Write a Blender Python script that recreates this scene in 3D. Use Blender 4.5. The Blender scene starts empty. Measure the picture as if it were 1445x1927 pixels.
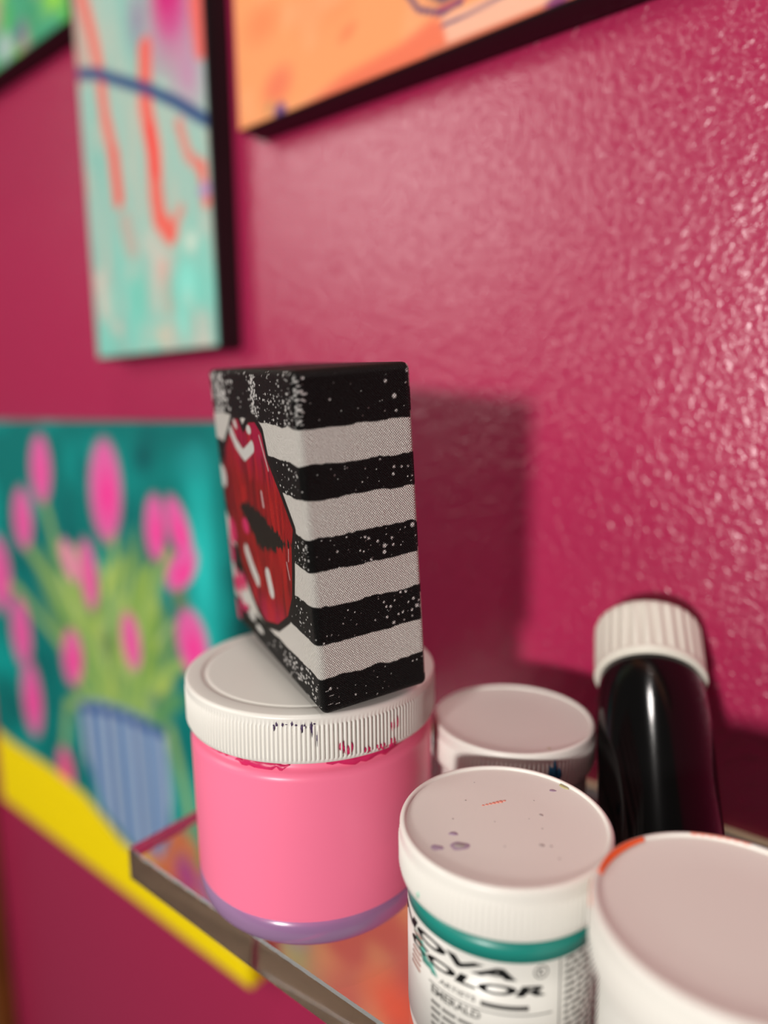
import bpy, bmesh, math, random
import numpy as np
from mathutils import Vector, Matrix
MM = 0.001
PI = math.pi
sc = bpy.context.scene
COL = sc.collection

# ------------------------------------------------------------------ camera
F_PX, PITCH, ROLL, YAW = 1291.9, 0.15155, -0.01276, 0.89815
fw = Vector((-math.cos(YAW)*math.cos(PITCH), math.sin(YAW)*math.cos(PITCH), -math.sin(PITCH)))
r0 = Vector((math.sin(YAW), math.cos(YAW), 0)); u0 = r0.cross(fw)
r1 = math.cos(ROLL)*r0 + math.sin(ROLL)*u0
u1 = -math.sin(ROLL)*r0 + math.cos(ROLL)*u0
cd = bpy.data.cameras.new('camera'); cam = bpy.data.objects.new('camera', cd); COL.objects.link(cam)
M = Matrix((r1, u1, -fw)).transposed().to_4x4(); M.translation = Vector((0, 0, 174.15*MM))
cam.matrix_world = M
cd.sensor_fit = 'VERTICAL'; cd.sensor_height = 36; cd.sensor_width = 27
cd.lens = F_PX/1927*36; cd.clip_start = 0.005; cd.clip_end = 50
cd.dof.use_dof = True; cd.dof.focus_distance = 0.205; cd.dof.aperture_fstop = 2.8
sc.camera = cam

# ------------------------------------------------------------------ world, lamps, exposure
def lin(c): 
    return tuple(((v/255)/12.92 if v/255 <= .04045 else ((v/255+.055)/1.055)**2.4) for v in c)
w = bpy.data.worlds.new('world'); sc.world = w; w.use_nodes = True
bg = w.node_tree.nodes['Background']; bg.inputs[0].default_value = (1.0, .93, .88, 1); bg.inputs[1].default_value = 0.07
def lamp(name, kind, loc, power, color, target=None, **kw):
    d = bpy.data.lights.new(name, kind); d.energy = power; d.color = color
    for k, v in kw.items(): setattr(d, k, v)
    o = bpy.data.objects.new(name, d); COL.objects.link(o); o.location = loc
    if target is not None:
        o.rotation_euler = (Vector(target)-Vector(loc)).to_track_quat('-Z', 'Y').to_euler()
    return o
lamp('room_lamp', 'POINT', (.165, -1.293, .30), 84, (1, .965, .925), shadow_soft_size=.07)
lamp('window_light', 'AREA', (-1.12, -.93, .80), 9.5, (1, .95, .88), (-.2, .28, .25), shape='RECTANGLE', size=.70, size_y=.62)
lamp('overhead_fill', 'AREA', (-.22, .03, 1.75), 8.2, (1, .94, .89), (-.05, .12, 0), shape='DISK', size=.20)  # unseen fill added overhead to brighten the lid tops
vs = sc.view_settings; vs.view_transform = 'Standard'; vs.look = 'None'; vs.gamma = 1; vs.exposure = 0; vs.use_curve_mapping = False
sc.cycles.max_bounces = 16; sc.cycles.transmission_bounces = 16; sc.cycles.glossy_bounces = 8

# ------------------------------------------------------------------ helpers
def mat(name, col=(200,200,200), rough=.5, metal=0, spec=.5, **kw):
    m = bpy.data.materials.new(name); m.use_nodes = True
    b = m.node_tree.nodes['Principled BSDF']
    b.inputs['Base Color'].default_value = (*lin(col), 1); b.inputs['Roughness'].default_value = rough
    b.inputs['Metallic'].default_value = metal; b.inputs['Specular IOR Level'].default_value = spec
    for k, v in kw.items(): b.inputs[k].default_value = v
    return m
class N:                                             # small node helper
    def __init__(s, m): s.t = m.node_tree; s.b = s.t.nodes['Principled BSDF']; s.p = None
    def n(s, typ, **kw):
        n = s.t.nodes.new(typ)
        for k, v in kw.items(): setattr(n, k, v)
        return n
    def l(s, a, b): s.t.links.new(a, b)
    def math(s, op, a, b=None):
        n = s.n('ShaderNodeMath', operation=op)
        for i, v in enumerate((a, b)):
            if v is None: continue
            if isinstance(v, (int, float)): n.inputs[i].default_value = v
            else: s.l(v, n.inputs[i])
        return n.outputs[0]
    def coords(s, scale=1000.0, sx=1, sy=1, sz=1):
        tc = s.n('ShaderNodeTexCoord'); mp = s.n('ShaderNodeMapping'); s.l(tc.outputs['Object'], mp.inputs[0])
        mp.inputs['Scale'].default_value = (scale*sx, scale*sy, scale*sz); return mp.outputs[0]
    def noise(s, vec, scale, detail=2, rough=.5, dist=0):
        n = s.n('ShaderNodeTexNoise'); s.l(vec, n.inputs['Vector']); n.inputs['Scale'].default_value = scale
        n.inputs['Detail'].default_value = detail; n.inputs['Roughness'].default_value = rough; n.inputs['Distortion'].default_value = dist
        return n.outputs['Fac']
    def bump(s, h, dist, strength=1.0):
        n = s.n('ShaderNodeBump'); n.inputs['Distance'].default_value = dist; n.inputs['Strength'].default_value = strength
        s.l(h, n.inputs['Height'])
        if s.p: s.l(s.p, n.inputs['Normal'])
        s.p = n.outputs[0]; s.l(s.p, s.b.inputs['Normal'])
    def ramp(s, f, stops):
        n = s.n('ShaderNodeValToRGB'); s.l(f, n.inputs[0]); e = n.color_ramp.elements
        while len(e) < len(stops): e.new(.5)
        for i, (p, c) in enumerate(stops): e[i].position = p; e[i].color = (*c, 1) if len(c) == 3 else c
        return n.outputs[0]

def link(name, me, mats, parent=None, loc=(0,0,0), smooth=True):
    o = bpy.data.objects.new(name, me); COL.objects.link(o)
    for m in (mats if isinstance(mats, (list, tuple)) else [mats]): me.materials.append(m)
    o.location = [v*MM for v in loc]
    if parent: o.parent = parent
    if smooth: me.polygons.foreach_set('use_smooth', [True]*len(me.polygons))
    return o
def tag(o, label=None, cat=None, group=None, kind=None):
    if label: o['label'] = label
    if cat: o['category'] = cat
    if group: o['group'] = group
    if kind: o['kind'] = kind
    return o
def empty(name, loc=(0,0,0), rot=None):
    o = bpy.data.objects.new(name, None); COL.objects.link(o); o.location = [v*MM for v in loc]; o.empty_display_size = .01
    if rot is not None: o.rotation_euler = rot
    return o
def bm_mesh(name, bm):
    bmesh.ops.recalc_face_normals(bm, faces=bm.faces)
    me = bpy.data.meshes.new(name); bm.to_mesh(me); bm.free(); return me
def box_bm(bm, a, b, bevel=0, seg=2, mi=0):
    vs_ = [bm.verts.new([c*MM for c in (x, y, z)]) for x in (a[0], b[0]) for y in (a[1], b[1]) for z in (a[2], b[2])]
    fs = [(0,1,3,2),(4,6,7,5),(0,4,5,1),(2,3,7,6),(0,2,6,4),(1,5,7,3)]
    f = [bm.faces.new([vs_[i] for i in q]) for q in fs]
    for q in f: q.material_index = mi
    if bevel:
        es = list({e for q in f for e in q.edges})
        bmesh.ops.bevel(bm, geom=es, offset=bevel*MM, segments=seg, profile=.5, affect='EDGES')
def lathe_bm(bm, prof, seg=96, mod=None, mi=0, close=True):
    """prof: list of (r, z[, rib weight]) in mm; mod(angle) -> -1..0 radial offset multiplier"""
    rings = []
    for q in prof:
        r, z = q[0], q[1]; wgt = q[2] if len(q) > 2 else 0
        if r < 1e-6: rings.append([bm.verts.new((0, 0, z*MM))]); continue
        ring = []
        for i in range(seg):
            t = 2*PI*i/seg; rr = r + (wgt*mod(t) if (mod and wgt) else 0)
            ring.append(bm.verts.new((rr*math.cos(t)*MM, rr*math.sin(t)*MM, z*MM)))
        rings.append(ring)
    for a, b in zip(rings[:-1], rings[1:]):
        for i in range(seg):
            j = (i+1) % seg
            if len(a) == 1: f = bm.faces.new((a[0], b[j], b[i]))
            elif len(b) == 1: f = bm.faces.new((a[i], a[j], b[0]))
            else: f = bm.faces.new((a[i], a[j], b[j], b[i]))
            f.material_index = mi
def arc(cx, cz, r, a0, a1, n=6):
    return [(cx+r*math.cos(math.radians(a0+(a1-a0)*i/n)), cz+r*math.sin(math.radians(a0+(a1-a0)*i/n))) for i in range(n+1)]
def set_paint(me, cols):
    a = me.color_attributes.new('paint', 'FLOAT_COLOR', 'POINT')
    c = np.ones((len(me.vertices), 4), np.float32); c[:, :3] = cols; a.data.foreach_set('color', c.ravel())
def grid_face(us, vs_):
    nu, nv = len(us), len(vs_); U, V = np.meshgrid(us, vs_, indexing='ij')
    idx = np.arange(nu*nv).reshape(nu, nv)
    F = np.stack([idx[:-1,:-1], idx[1:,:-1], idx[1:,1:], idx[:-1,1:]], -1).reshape(-1, 4)
    return U.ravel(), V.ravel(), F
def np_mesh(name, P, F):
    me = bpy.data.meshes.new(name)
    me.vertices.add(len(P)); me.vertices.foreach_set('co', np.asarray(P, np.float32).ravel())
    me.loops.add(F.size); me.loops.foreach_set('vertex_index', F.ravel().astype(np.int32))
    me.polygons.add(len(F)); me.polygons.foreach_set('loop_start', np.arange(0, F.size, 4, dtype=np.int32))
    me.update(calc_edges=True); me.validate(); return me

# ---- painting with numpy
def LIN(c):
    c = np.asarray(c, float)/255; return np.where(c <= .04045, c/12.92, ((c+.055)/1.055)**2.4)
class Painter:
    def __init__(s, X, Y, base): s.X, s.Y = X, Y; s.c = np.tile(LIN(base), (len(X), 1))
    def noise(s, L, seed, stretch=1):                # smooth value noise, 0..1
        rg = np.random.RandomState(seed); G = rg.rand(256, 256)
        x = s.X/L + 1000.3; y = s.Y/(L*stretch) + 1000.7
        xi = np.floor(x).astype(int); yi = np.floor(y).astype(int); fx = x-xi; fy = y-yi
        fx = fx*fx*(3-2*fx); fy = fy*fy*(3-2*fy)
        g = lambda a, b: G[a % 256, b % 256]
        return (g(xi,yi)*(1-fx)+g(xi+1,yi)*fx)*(1-fy)+(g(xi,yi+1)*(1-fx)+g(xi+1,yi+1)*fx)*fy
    def mix(s, m, col): 
        m = np.clip(m, 0, 1)[:, None]; s.c = s.c*(1-m) + LIN(col)*m
    def ell(s, x, y, rx, ry, rot, col, soft=.15, a=1):
        t = math.radians(rot); dx, dy = s.X-x, s.Y-y
        u = (dx*math.cos(t)+dy*math.sin(t))/rx; v = (-dx*math.sin(t)+dy*math.cos(t))/ry
        s.mix(a*np.clip((1-np.hypot(u, v))/soft, 0, 1), col)
    def seg(s, pts, wd, col, soft=1.0, a=1):         # stroke along a polyline
        s.mix(a*np.clip((wd-s.dist(pts, False))/soft, 0, 1), col)
    def dist(s, pts, closed=True):
        d = np.full(len(s.X), 1e9); P = list(pts)+([pts[0]] if closed else [])
        for (x0, y0), (x1, y1) in zip(P[:-1], P[1:]):
            vx, vy = x1-x0, y1-y0; L = vx*vx+vy*vy+1e-9
            t = np.clip(((s.X-x0)*vx+(s.Y-y0)*vy)/L, 0, 1); d = np.minimum(d, np.hypot(s.X-x0-t*vx, s.Y-y0-t*vy))
        return d
    def sd(s, pts):                                  # signed distance, negative inside
        ins = np.zeros(len(s.X), bool); P = list(pts)
        for (x0, y0), (x1, y1) in zip(P, P[1:]+P[:1]):
            c = (y0 > s.Y) != (y1 > s.Y)
            ins ^= c & (s.X < (x1-x0)*(s.Y-y0)/((y1-y0) if y1 != y0 else 1e-9)+x0)
        d = s.dist(pts); return np.where(ins, -d, d)
    def poly(s, pts, col, soft=1.0, grow=0, a=1):
        s.mix(a*np.clip((grow-s.sd(pts))/soft+.5, 0, 1), col)

def paint_mat(name, rough=.5, weave=.9, depth=.00008, spec=.5):
    m = mat(name, rough=rough, spec=spec); n = N(m)
    a = n.n('ShaderNodeAttribute', attribute_name='paint'); n.l(a.outputs['Color'], n.b.inputs['Base Color'])
    v = n.coords(); s = n.n('ShaderNodeSeparateXYZ'); n.l(v, s.inputs[0])
    u = n.math('ADD', s.outputs[0], s.outputs[1]); k = 2*PI/weave
    wob = n.math('MULTIPLY', n.noise(v, 1.3, 2), 3.2)
    a1 = n.math('SINE', n.math('ADD', n.math('MULTIPLY', u, k), wob)); a2 = n.math('SINE', n.math('ADD', n.math('MULTIPLY', s.outputs[2], k), wob))
    h = n.math('ADD', n.math('MULTIPLY', a1, a2), n.math('MULTIPLY', n.noise(v, .9, 3), 1.4))
    n.bump(h, depth, 1)
    return m

# ------------------------------------------------------------------ materials
m_wall = mat('wall_paint', (172, 38, 81), .25, spec=.66)
n = N(m_wall); v = n.coords()
h1 = n.noise(v, .27, 3, .55, .6); h2 = n.noise(v, .055, 2, .5); h3 = n.noise(v, .55, 2, .5)
vo = n.n('ShaderNodeTexVoronoi'); n.l(v, vo.inputs['Vector']); vo.inputs['Scale'].default_value = .045
pit = n.math('MINIMUM', n.math('DIVIDE', vo.outputs['Distance'], .055), 1.0)
h = n.math('ADD', n.math('ADD', n.math('MULTIPLY', h1, .8), n.math('MULTIPLY', h2, .55)), n.math('ADD', n.math('MULTIPLY', h3, .22), n.math('MULTIPLY', pit, .30)))
n.bump(h, .00082, 1)
m_black = mat('black_canvas_edge', (17, 11, 14), .55)
m_lid = mat('white_lid_plastic', (226, 222, 214), .38, spec=.45)
n = N(m_lid); v = n.coords(); n.bump(n.noise(v, 2.5, 2), .00002, 1)
m_acrylic = mat('clear_acrylic', (250, 243, 242), 0.0, spec=.5, IOR=1.49); m_acrylic.node_tree.nodes['Principled BSDF'].inputs['Transmission Weight'].default_value = 1
m_jarclear = mat('clear_plastic_refraction_tint', (184, 138, 188), .22, IOR=1.45); m_jarclear.node_tree.nodes['Principled BSDF'].inputs['Transmission Weight'].default_value = .45  # clear base; purple refracted and reflected in it is put into the colour
m_pinkpaint = mat('pink_paint', (248, 122, 156), .34, spec=.4)
m_pinkdark = mat('magenta_paint_smear', (205, 35, 95), .4)
m_purple = mat('dark_purple_mark', (70, 48, 85), .5)
m_lilac = mat('lilac_paint_spot', (166, 146, 166), .4)
m_grey = mat('grey_paint_spot', (168, 160, 156), .5)
m_orange = mat('orange_paint_smear', (240, 95, 40), .4)
m_salmon = mat('salmon_paint_streak', (228, 150, 132), .5)
m_olive = mat('olive_paint_drop', (178, 172, 120), .3)
m_blue = mat('blue_paint_blob', (20, 95, 130), .35)
m_green = mat('green_paint_dot', (130, 200, 175), .4)
m_blackpl = mat('glossy_black_plastic', (9, 9, 9), .12, spec=.38)
m_cap = mat('ivory_cap_plastic', (232, 228, 214), .42)
m_label = mat('white_label_paper', (222, 219, 212), .35)
m_teal = mat('teal_label_band', (28, 132, 120), .35)
m_tealpale = mat('teal_label_swash', (96, 172, 156), .4)
m_ink = mat('black_label_ink', (14, 14, 14), .4)
m_inkgrey = mat('grey_label_ink', (92, 90, 86), .5)
m_inkred = mat('red_label_ink', (150, 88, 72), .5)
m_wood = mat('golden_brown_wood', (120, 70, 22), .45)
n = N(m_wood); v = n.coords(sx=1, sy=1, sz=.06); f = n.noise(v, .09, 4, .6, .8)
n.l(n.ramp(f, [(.3, lin((78, 42, 12))), (.7, lin((150, 92, 30)))]), n.b.inputs['Base Color'])
m_art = paint_mat('painted_artwork', .55, 1.0, spec=.2)
m_box = paint_mat('painted_canvas_block', .5, .80, .00030, .22)

# ------------------------------------------------------------------ the setting
WY = 292.1
bm = bmesh.new(); box_bm(bm, (-1800, WY, -1100), (900, WY+90, 1400))
tag(link('wall_back', bm_mesh('wall_back', bm), m_wall, smooth=False), kind='structure')
bm = bmesh.new(); box_bm(bm, (-905, WY-26, -1100), (-812, WY, 1000), 4, 3)
tag(link('trim_1', bm_mesh('trim_1', bm), m_wood, smooth=False), kind='structure')

# ------------------------------------------------------------------ clear shelf
bm = bmesh.new(); box_bm(bm, (-240, 132.6, -14), (330, WY-4.2, 0), .7, 1)
sh = link('acrylic_shelf', bm_mesh('acrylic_shelf', bm), m_acrylic, smooth=False)
tag(sh, 'thick clear acrylic shelf on the magenta wall carrying the paint jars', 'shelf')

bm = bmesh.new(); box_bm(bm, (-238, WY-4.0, -14.5), (330, WY, .6), .4, 1)
tag(link('backing_rail', bm_mesh('backing_rail', bm), mat('cream_rail', (226, 200, 165), .5), smooth=False), 'thin cream rail between the wall and the back edge of the clear shelf', 'rail')

# ------------------------------------------------------------------ wall canvases
YC = 273.1
def wall_canvas(name, x0, x1, z0, z1, y0, fn, label, res=2.0, edge=m_black, art=m_art, wrap=False):
    root = empty(name, ((x0+x1)/2, WY, z0))
    W, H, D = x1-x0, z1-z0, WY-y0-.5
    bm = bmesh.new(); box_bm(bm, (-W/2, -D-.5, 0), (W/2, -.5, H), 1.6, 3)
    if wrap:
        for ax_i, L0, L1 in ((0, -W/2, W/2), (2, 0, H)):
            k = L0+8
            while k < L1:
                co = [0, 0, 0]; no = [0, 0, 0]; co[ax_i] = k*MM; no[ax_i] = 1
                bmesh.ops.bisect_plane(bm, geom=bm.verts[:]+bm.edges[:]+bm.faces[:], plane_co=co, plane_no=no); k += 8
        me = bm_mesh('canvas_edge', bm); P = np.array([q.co for q in me.vertices])*1000
        set_paint(me, fn(P[:, 0]+(x0+x1)/2, P[:, 2]+z0).c); link('canvas_edge', me, art, root)
    else: link('canvas_edge', bm_mesh('canvas_edge', bm), edge, root, smooth=True)
    us = np.linspace(-W/2+.9, W/2-.9, int(W/res)); vv = np.linspace(.9, H-.9, int(H/res))
    U, V, F = grid_face(us, vv); n0 = len(U)
    P = np.stack([U, np.full(n0, -D-.85), V], 1); Pb = P.copy(); Pb[:, 1] = -D-.2
    nu, nv = len(us), len(vv); idx = np.arange(n0).reshape(nu, nv)
    loop = list(idx[:, 0]) + list(idx[-1, 1:]) + list(idx[-2::-1, -1]) + list(idx[0, -2:0:-1])
    rim = np.array([[loop[(i+1) % len(loop)], loop[i], loop[i]+n0, loop[(i+1) % len(loop)]+n0] for i in range(len(loop))])
    me = np_mesh('painted_face', np.vstack([P, Pb])*MM, np.vstack([F, F[:, ::-1]+n0, rim]))
    pt = fn(U+(x0+x1)/2, V+z0)
    set_paint(me, np.vstack([pt.c, pt.c]))
    link('painted_face', me, art, root, smooth=False)
    tag(root, label, 'painting'); return root

def paint_tulips(X, Y):
    p = Painter(X, Y, (0, 116, 112))
    nz = p.noise(40, 3); p.mix((nz-.45)*1.6, (0, 165, 158)); p.mix((p.noise(30, 8)-.6)*1.5, (0, 78, 82))
    p.ell(-372, 70, 24, 90, 0, (40, 205, 198), .9, .9); p.ell(-375, 140, 30, 20, 0, (30, 140, 140), .8, .6)
    p.ell(-435, 140, 20, 16, 0, (0, 66, 74), .9, .7)
    # foliage
    gr = [(150,180,80), (120,160,60), (190,205,90), (90,150,90), (165,190,130)]
    p.poly([(-560,-75),(-600,0),(-620,60),(-560,40),(-520,20),(-480,60),(-450,90),(-430,50),(-400,20),(-410,-30),(-425,-75)], (122,158,84), 18, -4, .75)
    rg = random.Random(5)
    for i in range(120):
        t = rg.random(); bx = -495+rg.uniform(-60, 60); bz = -70+rg.random()*110
        dx = (bx+495)*.35+rg.uniform(-14, 14)
        p.seg([(bx, bz), (bx+dx, bz+rg.uniform(18, 40))], rg.uniform(2.5, 7), rg.choice(gr), 3, .75)
    for pts in [[(-500,-60),(-530,10),(-575,70),(-590,105)],[(-490,-60),(-480,30),(-480,80)],[(-505,-60),(-560,10),(-620,50),(-630,60)],
                [(-480,-60),(-440,30),(-410,75)],[(-500,-70),(-590,-20),(-650,10),(-680,15)],[(-475,-60),(-430,-20),(-395,0)],[(-520,-60),(-575,-80),(-590,-130),(-592,-160)],[(-420,-60),(-405,-110),(-400,-150)]]:
        p.seg(pts, 7, (150, 182, 96), 5, .9)
    p.ell(-400, 45, 12, 14, 30, (120, 120, 60), .6, .7); p.ell(-500,-10,14,18,0,(86,108,60),.8,.7); p.ell(-440,-40,14,10,0,(60,120,110),.8,.7)
    PK, PH, PL = (232, 96, 168), (255, 36, 150), (240, 130, 180)
    T = [(-588,126,20,33,-8,1),(-630,80,20,32,-8,1),(-487,114,25,44,-6,2),(-690,20,26,42,-6,1),(-424,92,14,27,-4,2),(-396,94,13,27,24,2),(-396,66,13,25,-50,2),
         (-522,44,15,33,4,1),(-552,52,12,22,30,0),(-655,-30,22,38,-4,1),(-560,-34,19,30,-14,2),(-466,0,15,26,4,1),(-388,14,20,28,10,2),(-645,-94,22,42,-4,2),(-590,-150,16,28,0,1)]
    for x, z, a, b, r, h in T:
        p.ell(x, z, a, b, r, PL if h == 0 else PK, .25, .95)
        if h: p.ell(x+2, z-3, a*.62, b*.66, r, PH, .9, .9 if h == 2 else .45)
    p.ell(-590, -150, 12, 24, 0, (250, 80, 110), .6, .8)
    # yellow table and patches at its foot
    p.poly([(-745,-150),(-700,-155),(-620,-155),(-560,-160),(-500,-182),(-470,-184),(-430,-204),(-380,-206),(-330,-208),(-330,-240),(-745,-240)], (255, 224, 0), 4)
    p.poly([(-455,-150),(-425,-140),(-395,-150),(-372,-165),(-330,-150),(-330,-206),(-430,-203),(-470,-186)], (214, 120, 70), 8)
    p.ell(-412,-180,20,22,0,(170,60,140),.6,.9); p.ell(-378,-180,22,20,0,(150,100,180),.5,.9); p.ell(-348,-185,16,18,0,(188,184,150),.5,.9)
    p.seg([(-392,-160),(-380,-140),(-376,-100)], 8, (90,160,80), 5, .8); p.ell(-366,-130,14,22,0,(210,120,60),.8,.7)
    # vase
    V = [(-556,-72),(-520,-62),(-470,-58),(-428,-62),(-424,-110),(-432,-160),(-446,-182),(-490,-178),(-530,-164),(-552,-120)]
    p.poly(V, (104, 140, 188), 3)
    for i, x in enumerate(np.linspace(-548, -430, 13)):
        p.mix(np.where(p.sd(V) < -1, 1, 0)*np.clip(1.4-np.abs(X-x-(Y+120)*-.03)/3.0, 0, 1)*.8, [(214,218,214),(40,74,136),(190,204,212),(60,100,160)][i % 4])
    p.seg([(-552,-76),(-500,-66),(-430,-64)], 5, (38, 74, 140), 3, .9)
    return p
t = wall_canvas('tulip_canvas', -738.6, -342, -230, 166.5, YC, paint_tulips, 'canvas painted with pink tulips in a striped blue vase on teal above a yellow table', 2.0, art=m_art, wrap=True)

def paint_drips(X, Y):
    p = Painter(X, Y, (160, 194, 182))
    p.mix((p.noise(14, 3, 3)-.45)*2, (128, 190, 178)); p.mix((p.noise(9, 4, 3)-.55)*2, (188, 190, 176))
    low = np.clip((300-Y)/25, 0, 1)
    p.mix(low*(p.noise(12, 7, 2)-.35)*2.0, (126, 206, 190)); p.mix(low*(p.noise(10, 17, 2)-.55)*2.4, (206, 196, 184))
    p.ell(-372, 405, 40, 46, 10, (200, 92, 150), .8, .95); p.ell(-376, 425, 22, 34, 0, (206, 30, 120), .6, .95); p.ell(-360, 368, 20, 30, 10, (196, 130, 170), .9, .8)
    p.ell(-410, 415, 14, 26, 0, (140, 100, 150), .9, .6)
    R = (238, 96, 84)
    for pts, wd, a in [([(-470,450),(-462,425),(-455,400),(-452,370),(-445,345),(-442,314)], 6.5, .9), ([(-402,395),(-405,365),(-399,335),(-399,310),(-397,295),(-386,284)], 8, .95),
                       ([(-386,284),(-374,296)], 5, .6), ([(-372,345),(-364,325),(-352,316)], 5, .7), ([(-349,405),(-346,380)], 8, .9), ([(-352,316),(-349,296)], 5, .9), ([(-480,450),(-474,400)], 7, .4), ([(-436,300),(-430,280)], 7, .3), ([(-396,265),(-392,240)], 6, .3)]:
        p.seg(pts, wd*1.15, R, 4, a)
    p.seg([(-443,345),(-441,314)], 4.5, (240, 50, 40), 2.5, .9); p.seg([(-402,350),(-398,322)], 4.5, (244, 40, 40), 2.5, .9); p.ell(-350,303,8,6,0,(170,140,190),.6,.9)
    p.ell(-366, 276, 9, 9, 0, (210, 222, 206), .8, .9); p.ell(-372, 252, 12, 18, 0, (140, 226, 210), .8, .9); p.ell(-388,368,8,9,0,(176,206,190),.6,.9)
    p.ell(-425, 250, 14, 24, 0, (120, 200, 182), .8, .9); p.ell(-400, 222, 12, 10, 0, (206, 196, 176), .8, .9); p.ell(-455,222,10,10,0,(112,196,180),.8,.9); p.ell(-378,228,7,16,10,(126,222,206),.8,.9)
    p.seg([(-482,404),(-455,396),(-433,386),(-399,371),(-371,356),(-342,338)], 4.6, (26, 66, 122), 2, .97)
    return p
wall_canvas('dripped_canvas', -483.4, -343.9, 211.5, 516, YC, paint_drips, 'narrow tall canvas with red drips and a blue line on pale aqua', 1.6)

def paint_orange(X, Y):
    p = Painter(X, Y, (248, 160, 104))
    p.mix((p.noise(26, 2)-.5)*1.4, (240, 138, 88)); p.mix((p.noise(16, 12)-.6)*1.5, (250, 178, 128))
    p.ell(-285, 342, 16, 12, 20, (238, 118, 88), .7, .8); p.ell(-236, 352, 9, 5, 20, (238, 126, 84), .8, .7); p.ell(-296, 375, 20, 14, 0, (242, 134, 86), .8, .7)
    p.poly([(-268,326),(-240,333),(-205,336),(-186,341),(-180,338),(-176,326)], (238, 112, 84), 5, 1, .85)
    p.poly([(-182,341),(-140,341),(-60,341),(60,341),(60,326),(-178,326)], (246, 184, 156), 3, 0, .95)
    p.mix((Y < 329.2)*(X > -190)*1.0, (214, 120, 92)); p.ell(-128, 329, 7, 3, 0, (120, 50, 110), .5, .9)
    p.poly([(-196,420),(-198,372),(-190,352),(-182,346),(60,346),(60,420)], (96, 84, 92), 3)
    p.mix(np.clip(-p.sd([(-196,420),(-198,372),(-190,352),(-182,346),(-160,346),(-166,420)])/4, 0, 1), (104, 52, 110))
    p.seg([(-184,344.6),(-60,344.6),(60,344.6)], 1.2, (206, 70, 92), .8, .9)
    p.seg([(-204,420),(-206,380),(-203,360),(-194,348),(-182,342.6),(-172,343.5)], 1.5, (58, 56, 110), .8)
    p.seg([(-181,337.6),(-150,338.6),(-60,338.4)], 1.0, (58, 56, 110), .7)
    p.ell(-284, 329.5, 6, 5, 10, (70, 52, 130), .5, .95); p.ell(-292,333,7,5,0,(200,150,100),.7,.7)
    return p
wall_canvas('orange_canvas', -318, 62, 326.8, 640, YC, paint_orange, 'large orange canvas with a dark blue outlined purple shape above the shelf', 1.4)

def paint_green(X, Y):
    p = Painter(X, Y, (70, 160, 120))
    p.mix((p.noise(22, 2)-.4)*2, (90, 190, 70)); p.mix((p.noise(18, 5)-.5)*2, (160, 214, 80)); p.mix((p.noise(26, 9)-.55)*2, (190, 150, 140))
    p.ell(-505, 462, 22, 16, 0, (150, 214, 60), .7, .9); p.ell(-540, 458, 14, 20, 0, (60, 150, 110), .7, .9); p.ell(-585, 452, 16, 14, 0, (186, 192, 200), .7, .9)
    p.ell(-560, 454, 12, 12, 0, (40, 90, 140), .8, .8); p.ell(-600, 480, 20, 20, 0, (200, 150, 140), .8, .8)
    return p
wall_canvas('green_canvas', -800, -487, 439.6, 760, YC, paint_green, 'green and white splashed canvas with black edge in the top left corner', 2.2)

def paint_low(X, Y):
    p = Painter(X, Y, (196, 96, 84))
    p.mix(np.clip((-X-262)/30, 0, 1), (166, 160, 112)); p.mix(np.clip((Y+110)/50, 0, 1)*.8, (170, 70, 96))
    p.mix((p.noise(22, 2)-.45)*1.8, (222, 150, 104)); p.ell(-215, -172, 30, 26, 0, (236, 98, 66), .8, .9); p.ell(-300,-165,22,18,0,(172,120,180),.8,.7)
    return p
wall_canvas('low_canvas', -312, -120, -206, -42, YC, paint_low, 'small orange and olive canvas hung low, seen through the clear shelf', 2.0)

# ------------------------------------------------------------------ striped canvas block
BX = (-134.861, 139.265, 83.05); BR = (.085, .055, -.421); BW, BD, BH = 92.75, 36.24, 101.5
def rounded_block(W, D, H, r, nx, ny, nz):
    Ps, Fs, off = [], [], 0
    def ax(L, n): return np.unique(np.concatenate([np.linspace(0, r, 5), np.linspace(r, L-r, n), np.linspace(L-r, L, 5)]))
    xs, ys, zs = ax(W, nx), ax(D, ny), ax(H, nz)
    for a, b, fix, val, nrm in [(xs, zs, 1, 0, 1), (xs, zs, 1, D, -1), (ys, zs, 0, 0, -1), (ys, zs, 0, W, 1), (xs, ys, 2, 0, -1), (xs, ys, 2, H, 1)]:
        if (fix, val) in ((1, D), (0, 0)) : a = a[::1]
        U, V, F = grid_face(a, b); P = np.zeros((len(U), 3)); P[:, fix] = val
        o = [i for i in range(3) if i != fix]; P[:, o[0]] = U; P[:, o[1]] = V
        if nrm < 0: F = F[:, ::-1]
        Ps.append(P); Fs.append(F+off); off += len(P)
    P = np.vstack(Ps); F = np.vstack(Fs)
    key = np.round(P*1000).astype(np.int64); _, first, inv = np.unique(key, axis=0, return_index=True, return_inverse=True)
    P = P[first]; F = inv.ravel()[F]
    c = np.clip(P, r, np.array([W, D, H])-r); d = P-c; L = np.linalg.norm(d, axis=1); m = L > 1e-9
    P[m] = c[m]+d[m]/L[m][:, None]*r
    return P, F
P, F = rounded_block(BW, BD, BH, 2.2, 300, 170, 440)
P[:, 0] -= BW
me = np_mesh('striped_canvas_block', P*MM, F)
X, Y, Z = P.T
side = (X > -1.4) & (Y > .3)
u = np.where(side, Y, X)                              # unrolled coordinate around the near edge
pt = Painter(u, Z, (8, 7, 7))
B = [11.9, 22.8, 34.2, 44.8, 54.8, 65.6, 75.6, 85.7]
wob = (pt.noise(5.0, 1)-.5)*1.1 + (pt.noise(1.3, 2)-.5)*.45
wob[~side] *= .8
cov = np.zeros(len(u))
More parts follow.
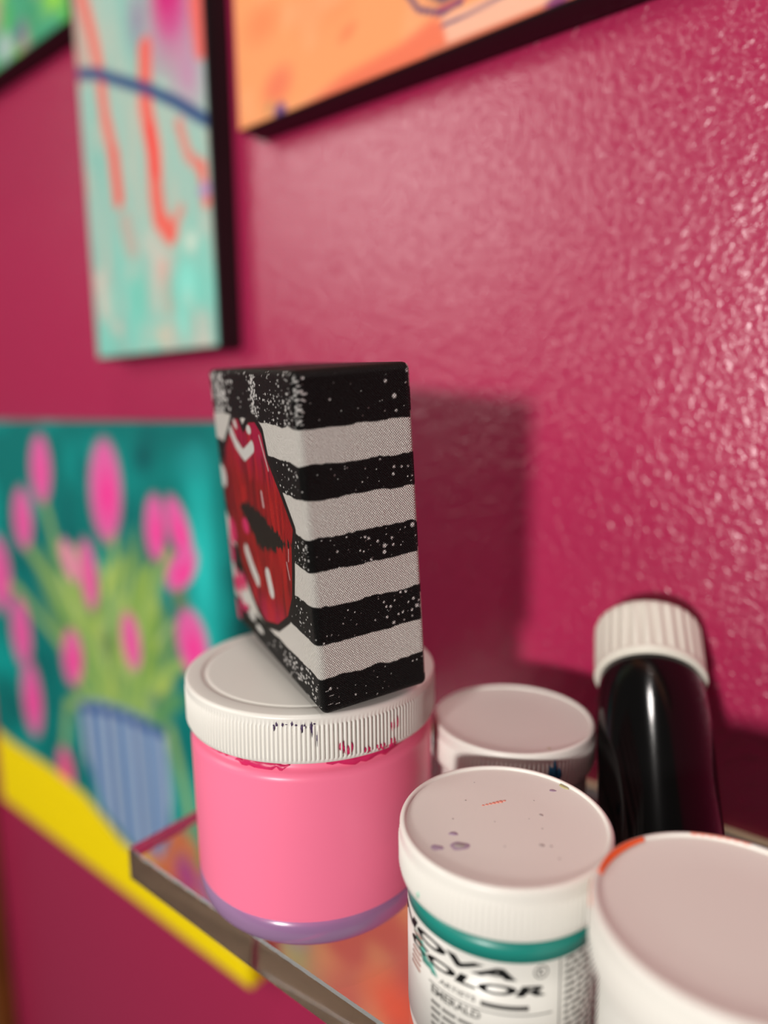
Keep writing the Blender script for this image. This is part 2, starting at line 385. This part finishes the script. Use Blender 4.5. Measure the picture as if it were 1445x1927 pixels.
for i in range(0, 8, 2):
    lo, hi = B[i]+wob, B[i+1]+wob*.7+(pt.noise(6, 20+i)-.5)*.6
    cov = np.maximum(cov, np.clip((Z-lo)/.22+.5, 0, 1)*np.clip((hi-Z)/.22+.5, 0, 1))
back = Y > BD-1.2                                     # paint stops at the back fold
cov = np.where(back & side, np.maximum(cov, ((pt.noise(8, 31) > .45)*1.0)), cov)
pt.mix(cov, (228, 222, 214))
rg = random.Random(11)
def spot(mask, x, z, r, rx=1.0, col=(226, 222, 218)):
    sel = mask & (np.abs(u-x) < r*2.2) & (np.abs(Z-z) < r*2.2)
    if not sel.any(): return
    m = np.clip((1-np.hypot((u[sel]-x)/(r*rx), (Z[sel]-z)/r))/.35, 0, 1)[:, None]
    pt.c[sel] = pt.c[sel]*(1-m)+LIN(col)*m
S = side & (cov < .5)
# side-face spots: (crop px on a 1349 x 1927 crop of the side) -> face coordinates
def sidept(cx, cz):                                   # fractions across/up the side face
    return cx*BD, cz
for x, z, r in [(.60,50.6,.5),(.66,48.8,.75),(.655,46.9,.7),(.74,48.6,.5),(.73,50.8,.45),(.52,52.0,.5),(.49,52.6,.45),(.44,48.8,.35),(.47,48.3,.35),(.53,45.4,.45),(.57,42.0,.5),
                (.73,43.8,.45),(.24,49.9,.4),(.33,53.6,.3),(.93,53.5,.85),(.86,53.2,.25),(.95,50,.3),(.28,41.5,.35),(.13,43.5,.35),(.17,41.5,.3),(.36,42.2,.25),(.81,48.0,.25),(.87,40.6,.25),
                (.62,31.3,.4),(.64,29.7,.45),(.68,29.4,.5),(.72,31.0,.35),(.78,33.2,.5),(.83,33.0,.5),(.64,26.3,.5),(.70,24.0,.6),(.75,26.3,.4),(.79,26.6,.4),(.85,29.4,.35),(.88,26.6,.5),(.90,30.2,.55),
                (.93,27.6,.7),(.95,29.2,.4),(.97,27.2,.6),(.88,24.6,.35),(.53,26.3,.3),(.29,31.6,.28),(.35,30.4,.2),(.24,27.7,.3),(.09,25.2,.25),(.13,25.2,.25),(.06,23.2,.3),(.80,24.0,.3),
                (.92,71.5,.35),(.86,71.6,.4),(.79,71.9,.5),(.78,69.8,.5),(.95,68.5,.35),(.91,68.4,.25),(.67,74.6,.3),(.38,73.6,.22),(.36,73.4,.15),(.27,72.0,.2),(.50,68.9,.2),(.44,66.9,.15),
                (.76,96.6,.55),(.83,92.2,.8),(.84,88.0,.45),(.94,95.6,.28),(.28,93.0,.35),(.74,88.3,.2),(.60,89.6,.2),(.51,89.8,.12),(.96,99.0,.5),
                (.08,8.5,.5),(.30,4.2,.35),(.14,8.0,.2),(.86,9.6,.3),(.90,9.7,.28),(.96,10.2,.3)]:
    spot(S, x*BD, z, r, 1.0)
for i in range(150):
    x = rg.random()**.7*BD; band = rg.choice([(35,44),(45,54.5),(45,54.5),(23,33.5),(23,33.5),(66,75),(86,100),(1,11)])
    spot(S, x, rg.uniform(*band), rg.choice([.09, .11, .14, .18]))
for i in range(60): spot(S, abs(rg.gauss(0, 1.4)), rg.uniform(86, 100), rg.uniform(.12, .34), 1.8)
for x, z in [(1.6,8.0),(2.4,6.1),(2.0,3.5),(4,3.0)]:
    for k in range(6): spot(S, x+k*.28, z+k*.03, .13)
# front face
Fm = (~side) & (Y < 2) 
FB = Fm & (cov < .5)
for i in range(520):
    x = -abs(rg.gauss(0, 17)) if rg.random() < .6 else rg.uniform(-92, 0)
    band = rg.choice([(86,101),(86,101),(86,101),(66,75),(45,54),(45,54),(23,34),(1,11)])
    spot(FB, x, rg.uniform(*band), rg.choice([.12, .16, .2, .3, .42]), 1.6)
for i in range(150): spot(FB, rg.gauss(-80, 8), rg.uniform(86, 100), rg.uniform(.3, .9), 1.5)
for i in range(90): spot(FB, rg.gauss(-38, 2.5), rg.uniform(86, 100), rg.uniform(.25, .6), 1.5)
for i in range(60): spot(FB, rg.gauss(-22, 9), rg.uniform(4, 11), rg.uniform(.25, .6), 1.5)
fp = Painter(u[Fm], Z[Fm], (0,0,0)); fp.c = pt.c[Fm]
LIPS = [(-70,80),(-64.7,84.5),(-58.4,85.0),(-53.5,80.3),(-45.6,84.6),(-38.9,85.2),(-33,82),(-30.4,74.5),(-20.5,65),(-11.6,55.5),(-14.2,50.0),(-16,42),(-18.8,32),(-24.7,24),(-36.7,17),(-50.6,13.6),(-58.8,16),(-71,25),(-79,36),(-88,52),(-88,60),(-79.3,73.1)]
fp.poly(LIPS, (22, 14, 14), .4, 2.6)
fp.poly(LIPS, (168, 16, 22), .35)
ins = np.clip(-fp.sd(LIPS)/.35, 0, 1)
hi = np.clip((Z[Fm]-64)/12, 0, 1); lo = np.clip((28-Z[Fm])/10, 0, 1)
fp.mix(ins*hi*.85, (190, 12, 72)); fp.mix(ins*lo*.85, (184, 22, 70))
fp.mix(ins*np.clip((-u[Fm]-62)/22, 0, 1)*.6, (84, 10, 18))
fp.mix(ins*np.clip((fp.noise(1.6, 41, 7)-.55)*3, 0, .6), (96, 6, 12)); fp.mix(ins*np.clip((fp.noise(2.2, 44, 6)-.6)*3, 0, .5), (214, 34, 30))
MO = [(-70,52.4),(-62,56),(-49.8,55.5),(-38,54),(-29.9,51.5),(-17.9,50.2),(-13,50.5),(-24,46),(-38.7,42.0),(-49.8,41),(-58,46)]
jag = (fp.noise(.9, 51, 6)-.5)*3.2
fp.mix(np.clip((.0-fp.sd(MO)+jag)/.5, 0, 1)*ins, (34, 24, 20))
W_ = (232, 228, 222)
fp.seg([(-69,80),(-64,76),(-58,73.5),(-55,72.8)], 2.2, W_, .5); fp.seg([(-55,72.8),(-49,75),(-44.5,76.8)], 2.3, W_, .5); fp.ell(-46.5,82.2,3,1.8,0,W_,.3); fp.ell(-62.5,83,3,1.6,-30,W_,.4)
fp.seg([(-35.5,81),(-29.5,71)], .7, (225,180,180), .4); fp.seg([(-39.5,62),(-38.8,58)], 1.2, (210,170,170), .5)
fp.seg([(-66,36),(-61,31),(-56,27.5)], 3.0, W_, .8); fp.seg([(-42,33),(-40,28)], 3.0, W_, .6); fp.seg([(-20.5,43),(-19,38)], .5, (220,170,170), .3); fp.seg([(-17.5,48),(-18.5,44)], .4, (220,170,170), .3)
PKK = (232, 48, 112)
for x, z, a, b in [(-63.5,46,4.2,3.2),(-84,40,6,5.5),(-90,30,5,7),(-86,19,7,6),(-79,12,6,4.5),(-91,5,5,6),(-76,21,4.5,4)]: fp.ell(x, z, a, b, 0, PKK, .2)
for x, z, a, b in [(-88,61,5,5),(-91,42,4,5.5),(-90,22.5,4,4),(-78,13.8,5,3),(-69,9.5,5,2.4),(-60,7,5,1.6)]: fp.ell(x, z, a, b, 0, W_, .3)
pt.c[Fm] = fp.c
set_paint(me, pt.c)
blk = link('striped_canvas_block', me, m_box, loc=BX); blk.rotation_euler = BR
tag(blk, 'small deep canvas with black and white stripes and red lips standing on the pink jar', 'canvas')

# ------------------------------------------------------------------ jars
def spot_bm(bm, x, y, z, rx, ry, rot, mi, h=.12, n_=18, ring=False):
    t0 = math.radians(rot); pts = []
    for i in range(n_):
        t = 2*PI*i/n_; k = 1+.08*math.sin(3*t+rx*7)+.05*math.sin(5*t+ry*3)
        a, b = rx*k*math.cos(t), ry*k*math.sin(t); pts.append((x+a*math.cos(t0)-b*math.sin(t0), y+a*math.sin(t0)+b*math.cos(t0)))
    lo = [bm.verts.new((px*MM, py*MM, (z-.05)*MM)) for px, py in pts]
    hi = [bm.verts.new(((x+(px-x)*.8)*MM, (y+(py-y)*.8)*MM, (z+h)*MM)) for px, py in pts]
    for i in range(n_):
        f = bm.faces.new((lo[i], lo[(i+1) % n_], hi[(i+1) % n_], hi[i])); f.material_index = mi
    f = bm.faces.new(hi); f.material_index = mi
def smear_bm(bm, ang0, ang1, z0, z1, r, mi, th=.25, seed=0):      # irregular patch of paint on a round side
    rg = random.Random(seed); n_ = 14; g = []
    for i in range(n_+1):
        t = i/n_; a = math.radians(ang0+(ang1-ang0)*t); e = math.sin(PI*min(1, max(0, t)))**.5
        mid = (z0+z1)/2+rg.uniform(-.2, .2)*(z1-z0); hgt = (z1-z0)/2*max(.12, e*rg.uniform(.45, 1.1))
        g.append([bm.verts.new(((r+q)*math.cos(a)*MM, (r+q)*math.sin(a)*MM, zz*MM)) for q, zz in ((-.3, mid-hgt), (th, mid-hgt*.8), (th, mid+hgt*.8), (-.3, mid+hgt))])
    for a, b in zip(g[:-1], g[1:]):
        for k in range(3): bm.faces.new((a[k], b[k], b[k+1], a[k+1])).material_index = mi
def small_lid(h, ribdepth=.22, extra=None):
    R, r = 29.4, 27.8; bm = bmesh.new()
    prof = [(24.5, -14.2), (28.6, -14.2), (29.1, -13.9), (29.35, -13.2), (29.4, -12.2, 0), (29.5, -11.9, ribdepth), (29.5, -4.4, ribdepth), (29.35, -3.9, 0), (29.3, -2.6)] + arc(28.2, -1.1, 1.15, 10, 90, 6) + arc(28.2, -.5, .55, 100, 200, 4) + [(27.3, -.75), (14, -.8), (0, -.8)]
    lathe_bm(bm, prof, 600, lambda t: 1.0*math.cos(120*t))
    if extra: extra(bm)
    me = bm_mesh('lid', bm); return me
def small_jar(name, x, y, h, label, extra=None, mats=(), ribdepth=.22):
    root = empty(name, (x, y, 0)); tag(root, label, 'jar', 'small white lidded paint jars on the clear shelf')
    bm = bmesh.new()
    lathe_bm(bm, [(0, .2), (22, .2), (23, 0), (25, 0)] + arc(25, 2, 2, -90, 0, 5) + [(27, h-17), (26.2, h-15.5), (24.3, h-15), (24.3, h-4), (0, h-4)], 96)
    link('jar_body', bm_mesh('jar_body', bm), m_label, root)
    lid = link('lid', small_lid(h, ribdepth, extra), [m_lid]+list(mats), root, (0, 0, h)); return root, lid
def tealmarks(bm):
    for x, y, rx, ry, rot, mi in [(-4.0,-17.1,2.9,1.9,40,1),(-8.4,-21.3,2.0,1.3,30,1),(-8.2,-13.6,1.4,.9,30,1),(4.1,22.4,1.2,.75,30,1),(6.9,8.7,.7,.5,0,2),(13.1,-3.7,.8,.6,20,2),(15.2,-2.6,.45,.35,0,2),(5.5,-10,.3,.25,0,2),
                              (-12,-8,.3,.3,0,2),(-14,2,.3,.3,0,2),(2,14,.25,.2,0,2),(-2,-2,.25,.2,0,2),(10,3,.25,.25,0,2),(-17,12,.25,.2,0,2),(5,5,.2,.2,0,2),(19,-6,.4,.3,0,2)]:
        spot_bm(bm, x, y, -.78, rx, ry, rot, mi, .06)
    spot_bm(bm, -4.0, -17.0, -.76, 1.8, 1.1, 40, 2, .09)
    spot_bm(bm, 5.9, 26.2, -.8, 1.9, .7, -15, 4, .3)
    for k in range(7): spot_bm(bm, -8.6+k*.62, 3.0+k*.95, -.79, .75-.05*abs(k-5), .35+.08*k*(k < 6), 55, 3, .05+.004*k)
    smear_bm(bm, -112, -108, -12.5, -10.5, 29.4, 5, .15, 3)
teal_root, _ = small_jar('paint_jar', -84.7, 158.7, 60, 'white lidded paint jar with teal banded label and lilac spots on its lid', tealmarks, (m_lilac, m_grey, m_salmon, m_olive, m_green))
def backmarks(bm):
    smear_bm(bm, -39, -29, -11.8, -3.6, 29.6, 1, .25, 2); smear_bm(bm, -100, -75, -14.2, -12.2, 29.4, 1, .25, 4)
    spot_bm(bm, 21.0, -13.5, -.79, .8, .4, 0, 2, .08)
b2, _ = small_jar('paint_jar', -113.6, 217.9, 60, 'white lidded paint jar with blue smeared rim beside the wall behind the others', backmarks, (m_blue, m_olive), .28)
def frontmarks(bm):
    for k in range(12):
        a = math.radians(150+k*3.4); spot_bm(bm, 27.9*math.cos(a), 27.9*math.sin(a), -.35, 1.3, .7+.25*math.sin(k*.3), math.degrees(a)+90, 1, .45+.01*k)
    smear_bm(bm, 168, 206, -4.2, -.6, 29.2, 1, .3, 6)
    for k in range(7):
        a = math.radians(96+k*4); spot_bm(bm, 28.1*math.cos(a), 28.1*math.sin(a), -.2, 1.5, .4, math.degrees(a)+90, 2, .28+.01*k)
    spot_bm(bm, 16, 21, -.79, .7, .4, 40, 2, .06)
f3, _ = small_jar('paint_jar', -24.7, 149.4, 66, 'nearest white lidded paint jar with orange paint on its rim, cut by the frame', frontmarks, (m_orange, m_salmon), .15)

# wrapped label on the teal jar
def wrap_pt(a_deg, z, r): a = math.radians(a_deg); return (r*math.cos(a)*MM, r*math.sin(a)*MM, z*MM)
def patch(bm, a0, a1, z0, z1, r0_, r1_, mi=0, n_=None, skew=0):
    n_ = n_ or max(1, int(abs(a1-a0)/3)); g = []
    for i in range(n_+1):
        a = a0+(a1-a0)*i/n_
        g.append([bm.verts.new(wrap_pt(a, z0, r0_)), bm.verts.new(wrap_pt(a, z0, r1_)), bm.verts.new(wrap_pt(a+skew, z1, r1_)), bm.verts.new(wrap_pt(a+skew, z1, r0_))])
    for p_, q in zip(g[:-1], g[1:]):
        for k in range(3): bm.faces.new((p_[k], q[k], q[k+1], p_[k+1])).material_index = mi
    for e in (g[0], g[-1]): bm.faces.new(e).material_index = mi
bm = bmesh.new(); lathe_bm(bm, [(27.02, 5), (27.3, 5), (27.3, 38.8), (27.02, 38.8)], 96); 
lab = link('label', bm_mesh('label', bm), m_label, teal_root)
bm = bmesh.new(); lathe_bm(bm, [(27.02, 38.8), (27.35, 38.8), (27.35, 44.6), (27.02, 44.6)], 96)
link('label_band', bm_mesh('label_band', bm), m_teal, teal_root)
RL = 27.3
def text(bm_out, s, a0, a1, z, hgt, shear=0., bold=.0, mi=0, droop=0.):
    cu = bpy.data.curves.new('t', 'FONT'); cu.body = s; cu.size = 1; cu.shear = 0; cu.offset = bold; cu.fill_mode = 'FRONT'; cu.resolution_u = 3
    o = bpy.data.objects.new('t', cu); COL.objects.link(o); dg = bpy.context.evaluated_depsgraph_get()
    me = bpy.data.meshes.new_from_object(o.evaluated_get(dg)); bpy.data.objects.remove(o)
    bm = bmesh.new(); bm.from_mesh(me); bpy.data.meshes.remove(me)
    xs = [q.co.x for q in bm.verts]; ys = [q.co.y for q in bm.verts]; x0, x1 = min(xs), max(xs); y0, y1 = min(ys), max(ys)
    Wd = (a1-a0)*PI/180*RL
    for q in bm.verts: q.co = ((q.co.x-x0)/(x1-x0)*Wd, (q.co.y-y0)/(y1-y0)*hgt, 0)
    for q in bm.verts: q.co.x += q.co.y*shear
    k = 0.0
    while k < Wd+hgt:
        bmesh.ops.bisect_plane(bm, geom=bm.verts[:]+bm.edges[:]+bm.faces[:], plane_co=(k, 0, 0), plane_no=(1, 0, 0)); k += .8
    vm = {}
    for q in bm.verts:
        a = a0+q.co.x/RL*180/PI; vm[q] = bm_out.verts.new(wrap_pt(a, z+q.co.y+droop*(q.co.x/Wd), RL+.10))
    for f in bm.faces:
        try: g = bm_out.faces.new([vm[q] for q in f.verts]); g.material_index = mi
        except ValueError: pass
    bm.free()
bm = bmesh.new()
text(bm, 'NOVA', -143, -54.5, 34.0, 3.1, .6, .042)
text(bm, 'COLOR', -127, -39, 29.6, 3.0, .6, .042)
link('logo_lettering', bm_mesh('logo_lettering', bm), m_ink, lab)
bm = bmesh.new()
text(bm, 'ARTISTS', -98, -76, 26.0, 1.5, .15, .01, 0); text(bm, 'EMERALD', -104, -73, 21.4, 2.3, 0, .02, 0)
text(bm, 'R', -43.2, -40.2, 35.4, 1.7, 0, .02, 0)
for k in range(20):                                    # ring of the registered mark
    a, b = 2*PI*k/20, 2*PI*(k+1)/20; q = [bm.verts.new(wrap_pt(-41.7+4.0*c_*math.cos(t), 36.2+1.85*c_*math.sin(t), RL+.1)) for t, c_ in ((a, 1), (b, 1), (b, .82), (a, .82))]; bm.faces.new(q)
patch(bm, -73, -48, 25.6, 27.0, RL-.05, RL+.1, 0); patch(bm, -106, -35, 24.2, 24.45, RL-.05, RL+.1, 0); patch(bm, -31, -30.4, 4, 38.5, RL-.05, RL+.1, 0)
for k in range(15):                                    # fine print column, too small to read
    z = 37.5-k*1.9; a = -28
    while a < 12:
        wd = rg.uniform(2.5, 8); patch(bm, a, min(a+wd, 13), z, z+.75, RL-.05, RL+.09, 0, skew=1.0); a += wd+1.6
for k in range(4):
    z = 18.5-k*2.2; a = -104
    while a < -42:
        wd = rg.uniform(3, 9); patch(bm, a, a+wd, z, z+.8, RL-.05, RL+.09, 0); a += wd+1.5
link('fine_print', bm_mesh('fine_print', bm), m_inkgrey, lab)
bm = bmesh.new()
for k in range(7):
    z = 33-k*1.7; patch(bm, -122-k*.6, -113-k*.3, z, z+.7, RL-.05, RL+.09, 0)
link('red_fine_print', bm_mesh('red_fine_print', bm), m_inkred, lab)
bm = bmesh.new()
patch(bm, -118, -114, 31.5, 34, RL-.05, RL+.05, 0, skew=-5); patch(bm, -112, -105, 27.5, 33.5, RL-.05, RL+.05, 0, skew=-7); patch(bm, -104, -99, 26.8, 29.6, RL-.05, RL+.05, 0, skew=-4)
link('label_swash', bm_mesh('label_swash', bm), m_tealpale, lab)

# ------------------------------------------------------------------ pink jar
root = empty('pink_paint_jar', (-169.9, 169.9, 0)); tag(root, 'large squat clear jar of pink paint with ribbed white lid beneath the striped canvas', 'jar')
bm = bmesh.new()
lathe_bm(bm, [(0, 6.4), (30, 6.4)] + arc(34.7, 14.0, 8.2, -72, 0, 8) + [(43.2, 40)] + arc(40.2, 60.5, 3.2, 0, 70, 5) + [(40.6, 64.3), (40.6, 74), (0, 74)], 96)
link('jar_body', bm_mesh('jar_body', bm), m_pinkpaint, root)
bm = bmesh.new()
lathe_bm(bm, [(0, .8), (30, .8), (34, 0)] + arc(34.5, 8.5, 8.4, -90, 0, 10) + [(42.95, 12.5), (42.5, 12.7)] + arc(34.6, 13.8, 8.0, 0, -72, 8) + [(30, 6.1), (0, 6.1)], 96)
link('jar_base', bm_mesh('jar_base', bm), m_jarclear, root)
bm = bmesh.new()
prof = [(40.6, 67.0), (43.6, 67.0), (44.0, 67.3), (44.2, 68.2, 0), (44.3, 68.6, .34), (44.3, 79.2, .34), (44.2, 79.8, 0)] + arc(43.2, 81.6, 1.25, 0, 90, 6) + [(39.5, 82.86), (38.7, 82.8), (38.2, 82.45), (37.6, 82.4), (37.1, 82.75), (36, 82.8), (0, 82.8)]
lathe_bm(bm, prof, 1200, lambda t: math.copysign(min(1, abs(1.8*math.cos(200*t))), math.cos(200*t)))
for k in range(16):
    a = -62+k*1.25+rg.uniform(-.4, .4)
    smear_bm(bm, a-.45, a+.45, 78.6+rg.uniform(-1.5, 2), 80.6+rg.uniform(-.5, .9), 44.3, 1, .12, k) if k % 3 else None
for a0, a1, z0, z1 in [(-46,-45,76,80),(-44,-43,73,78)]: smear_bm(bm, a0, a1, z0, z1, 44.4, 1, .1, 3)
for a0, a1, z0, z1, s in [(-35,-33,69.5,74,1),(-33,-30,68.5,71.5,2),(-31,-29.5,69,73,3),(-25,-21,68,70,4),(-19,-14,67.5,70,5),(-13,-9,67,70.5,6),(-11.5,-9.8,72,77,7),(-8.8,-7.6,73,77.5,8)]: smear_bm(bm, a0, a1, z0, z1, 44.35, 2, .2, s)
link('lid', bm_mesh('lid', bm), [m_lid, m_purple, m_pinkdark], root)
bm = bmesh.new()
smear_bm(bm, -82, -56, 62.9, 66.4, 41.1, 0, .35, 12); smear_bm(bm, -40, -4, 62.8, 66.8, 41.1, 0, .35, 15); smear_bm(bm, -110, -84, 64.2, 66.4, 41, 0, .3, 19)
link('paint_smear', bm_mesh('paint_smear', bm), m_pinkdark, root)

# ------------------------------------------------------------------ black bottle leaning on the wall
th, az = .94, 1.973
ax_ = Vector((math.sin(th)*math.cos(az), math.sin(th)*math.sin(az), math.cos(th)))
top = Vector((-84.63, 277.2, 83.5)); LB = 114
base = top-ax_*LB
root = empty('black_paint_bottle', base); root.rotation_mode = 'QUATERNION'; root.rotation_quaternion = ax_.to_track_quat('Z', 'Y')
tag(root, 'glossy black squeeze bottle with ribbed ivory cap leaning back against the wall', 'bottle')
bm = bmesh.new()
pr = [(0, .6), (15, .6), (16.5, 0)] + arc(17.0, 2.2, 2.2, -90, 0, 5) + [(19.2, 20), (19.5, 50), (19.7, 60), (19.75, 66), (19.7, 72), (19.5, 78), (19.15, 83), (18.6, 88), (18.1, 91), (17, 91.5), (17, 98), (0, 98)]
lathe_bm(bm, pr, 128); link('bottle_body', bm_mesh('bottle_body', bm), m_blackpl, root)
bm = bmesh.new()
R = 20.4
def fl(t): return -(abs(math.cos(14*t))**2.2)
pr = [(18.3, 89.4), (20.2, 89.4), (20.5, 89.8), (20.5, 91.8), (20.3, 92.5, 0), (20.4, 93.4, .85), (20.3, 110, .85), (19.9, 112.2, .6)] + [(19.2, 113.5, .2), (18, 114), (16, 114.1), (0, 114.1)]
lathe_bm(bm, pr, 416, fl); link('cap', bm_mesh('cap', bm), m_cap, root)
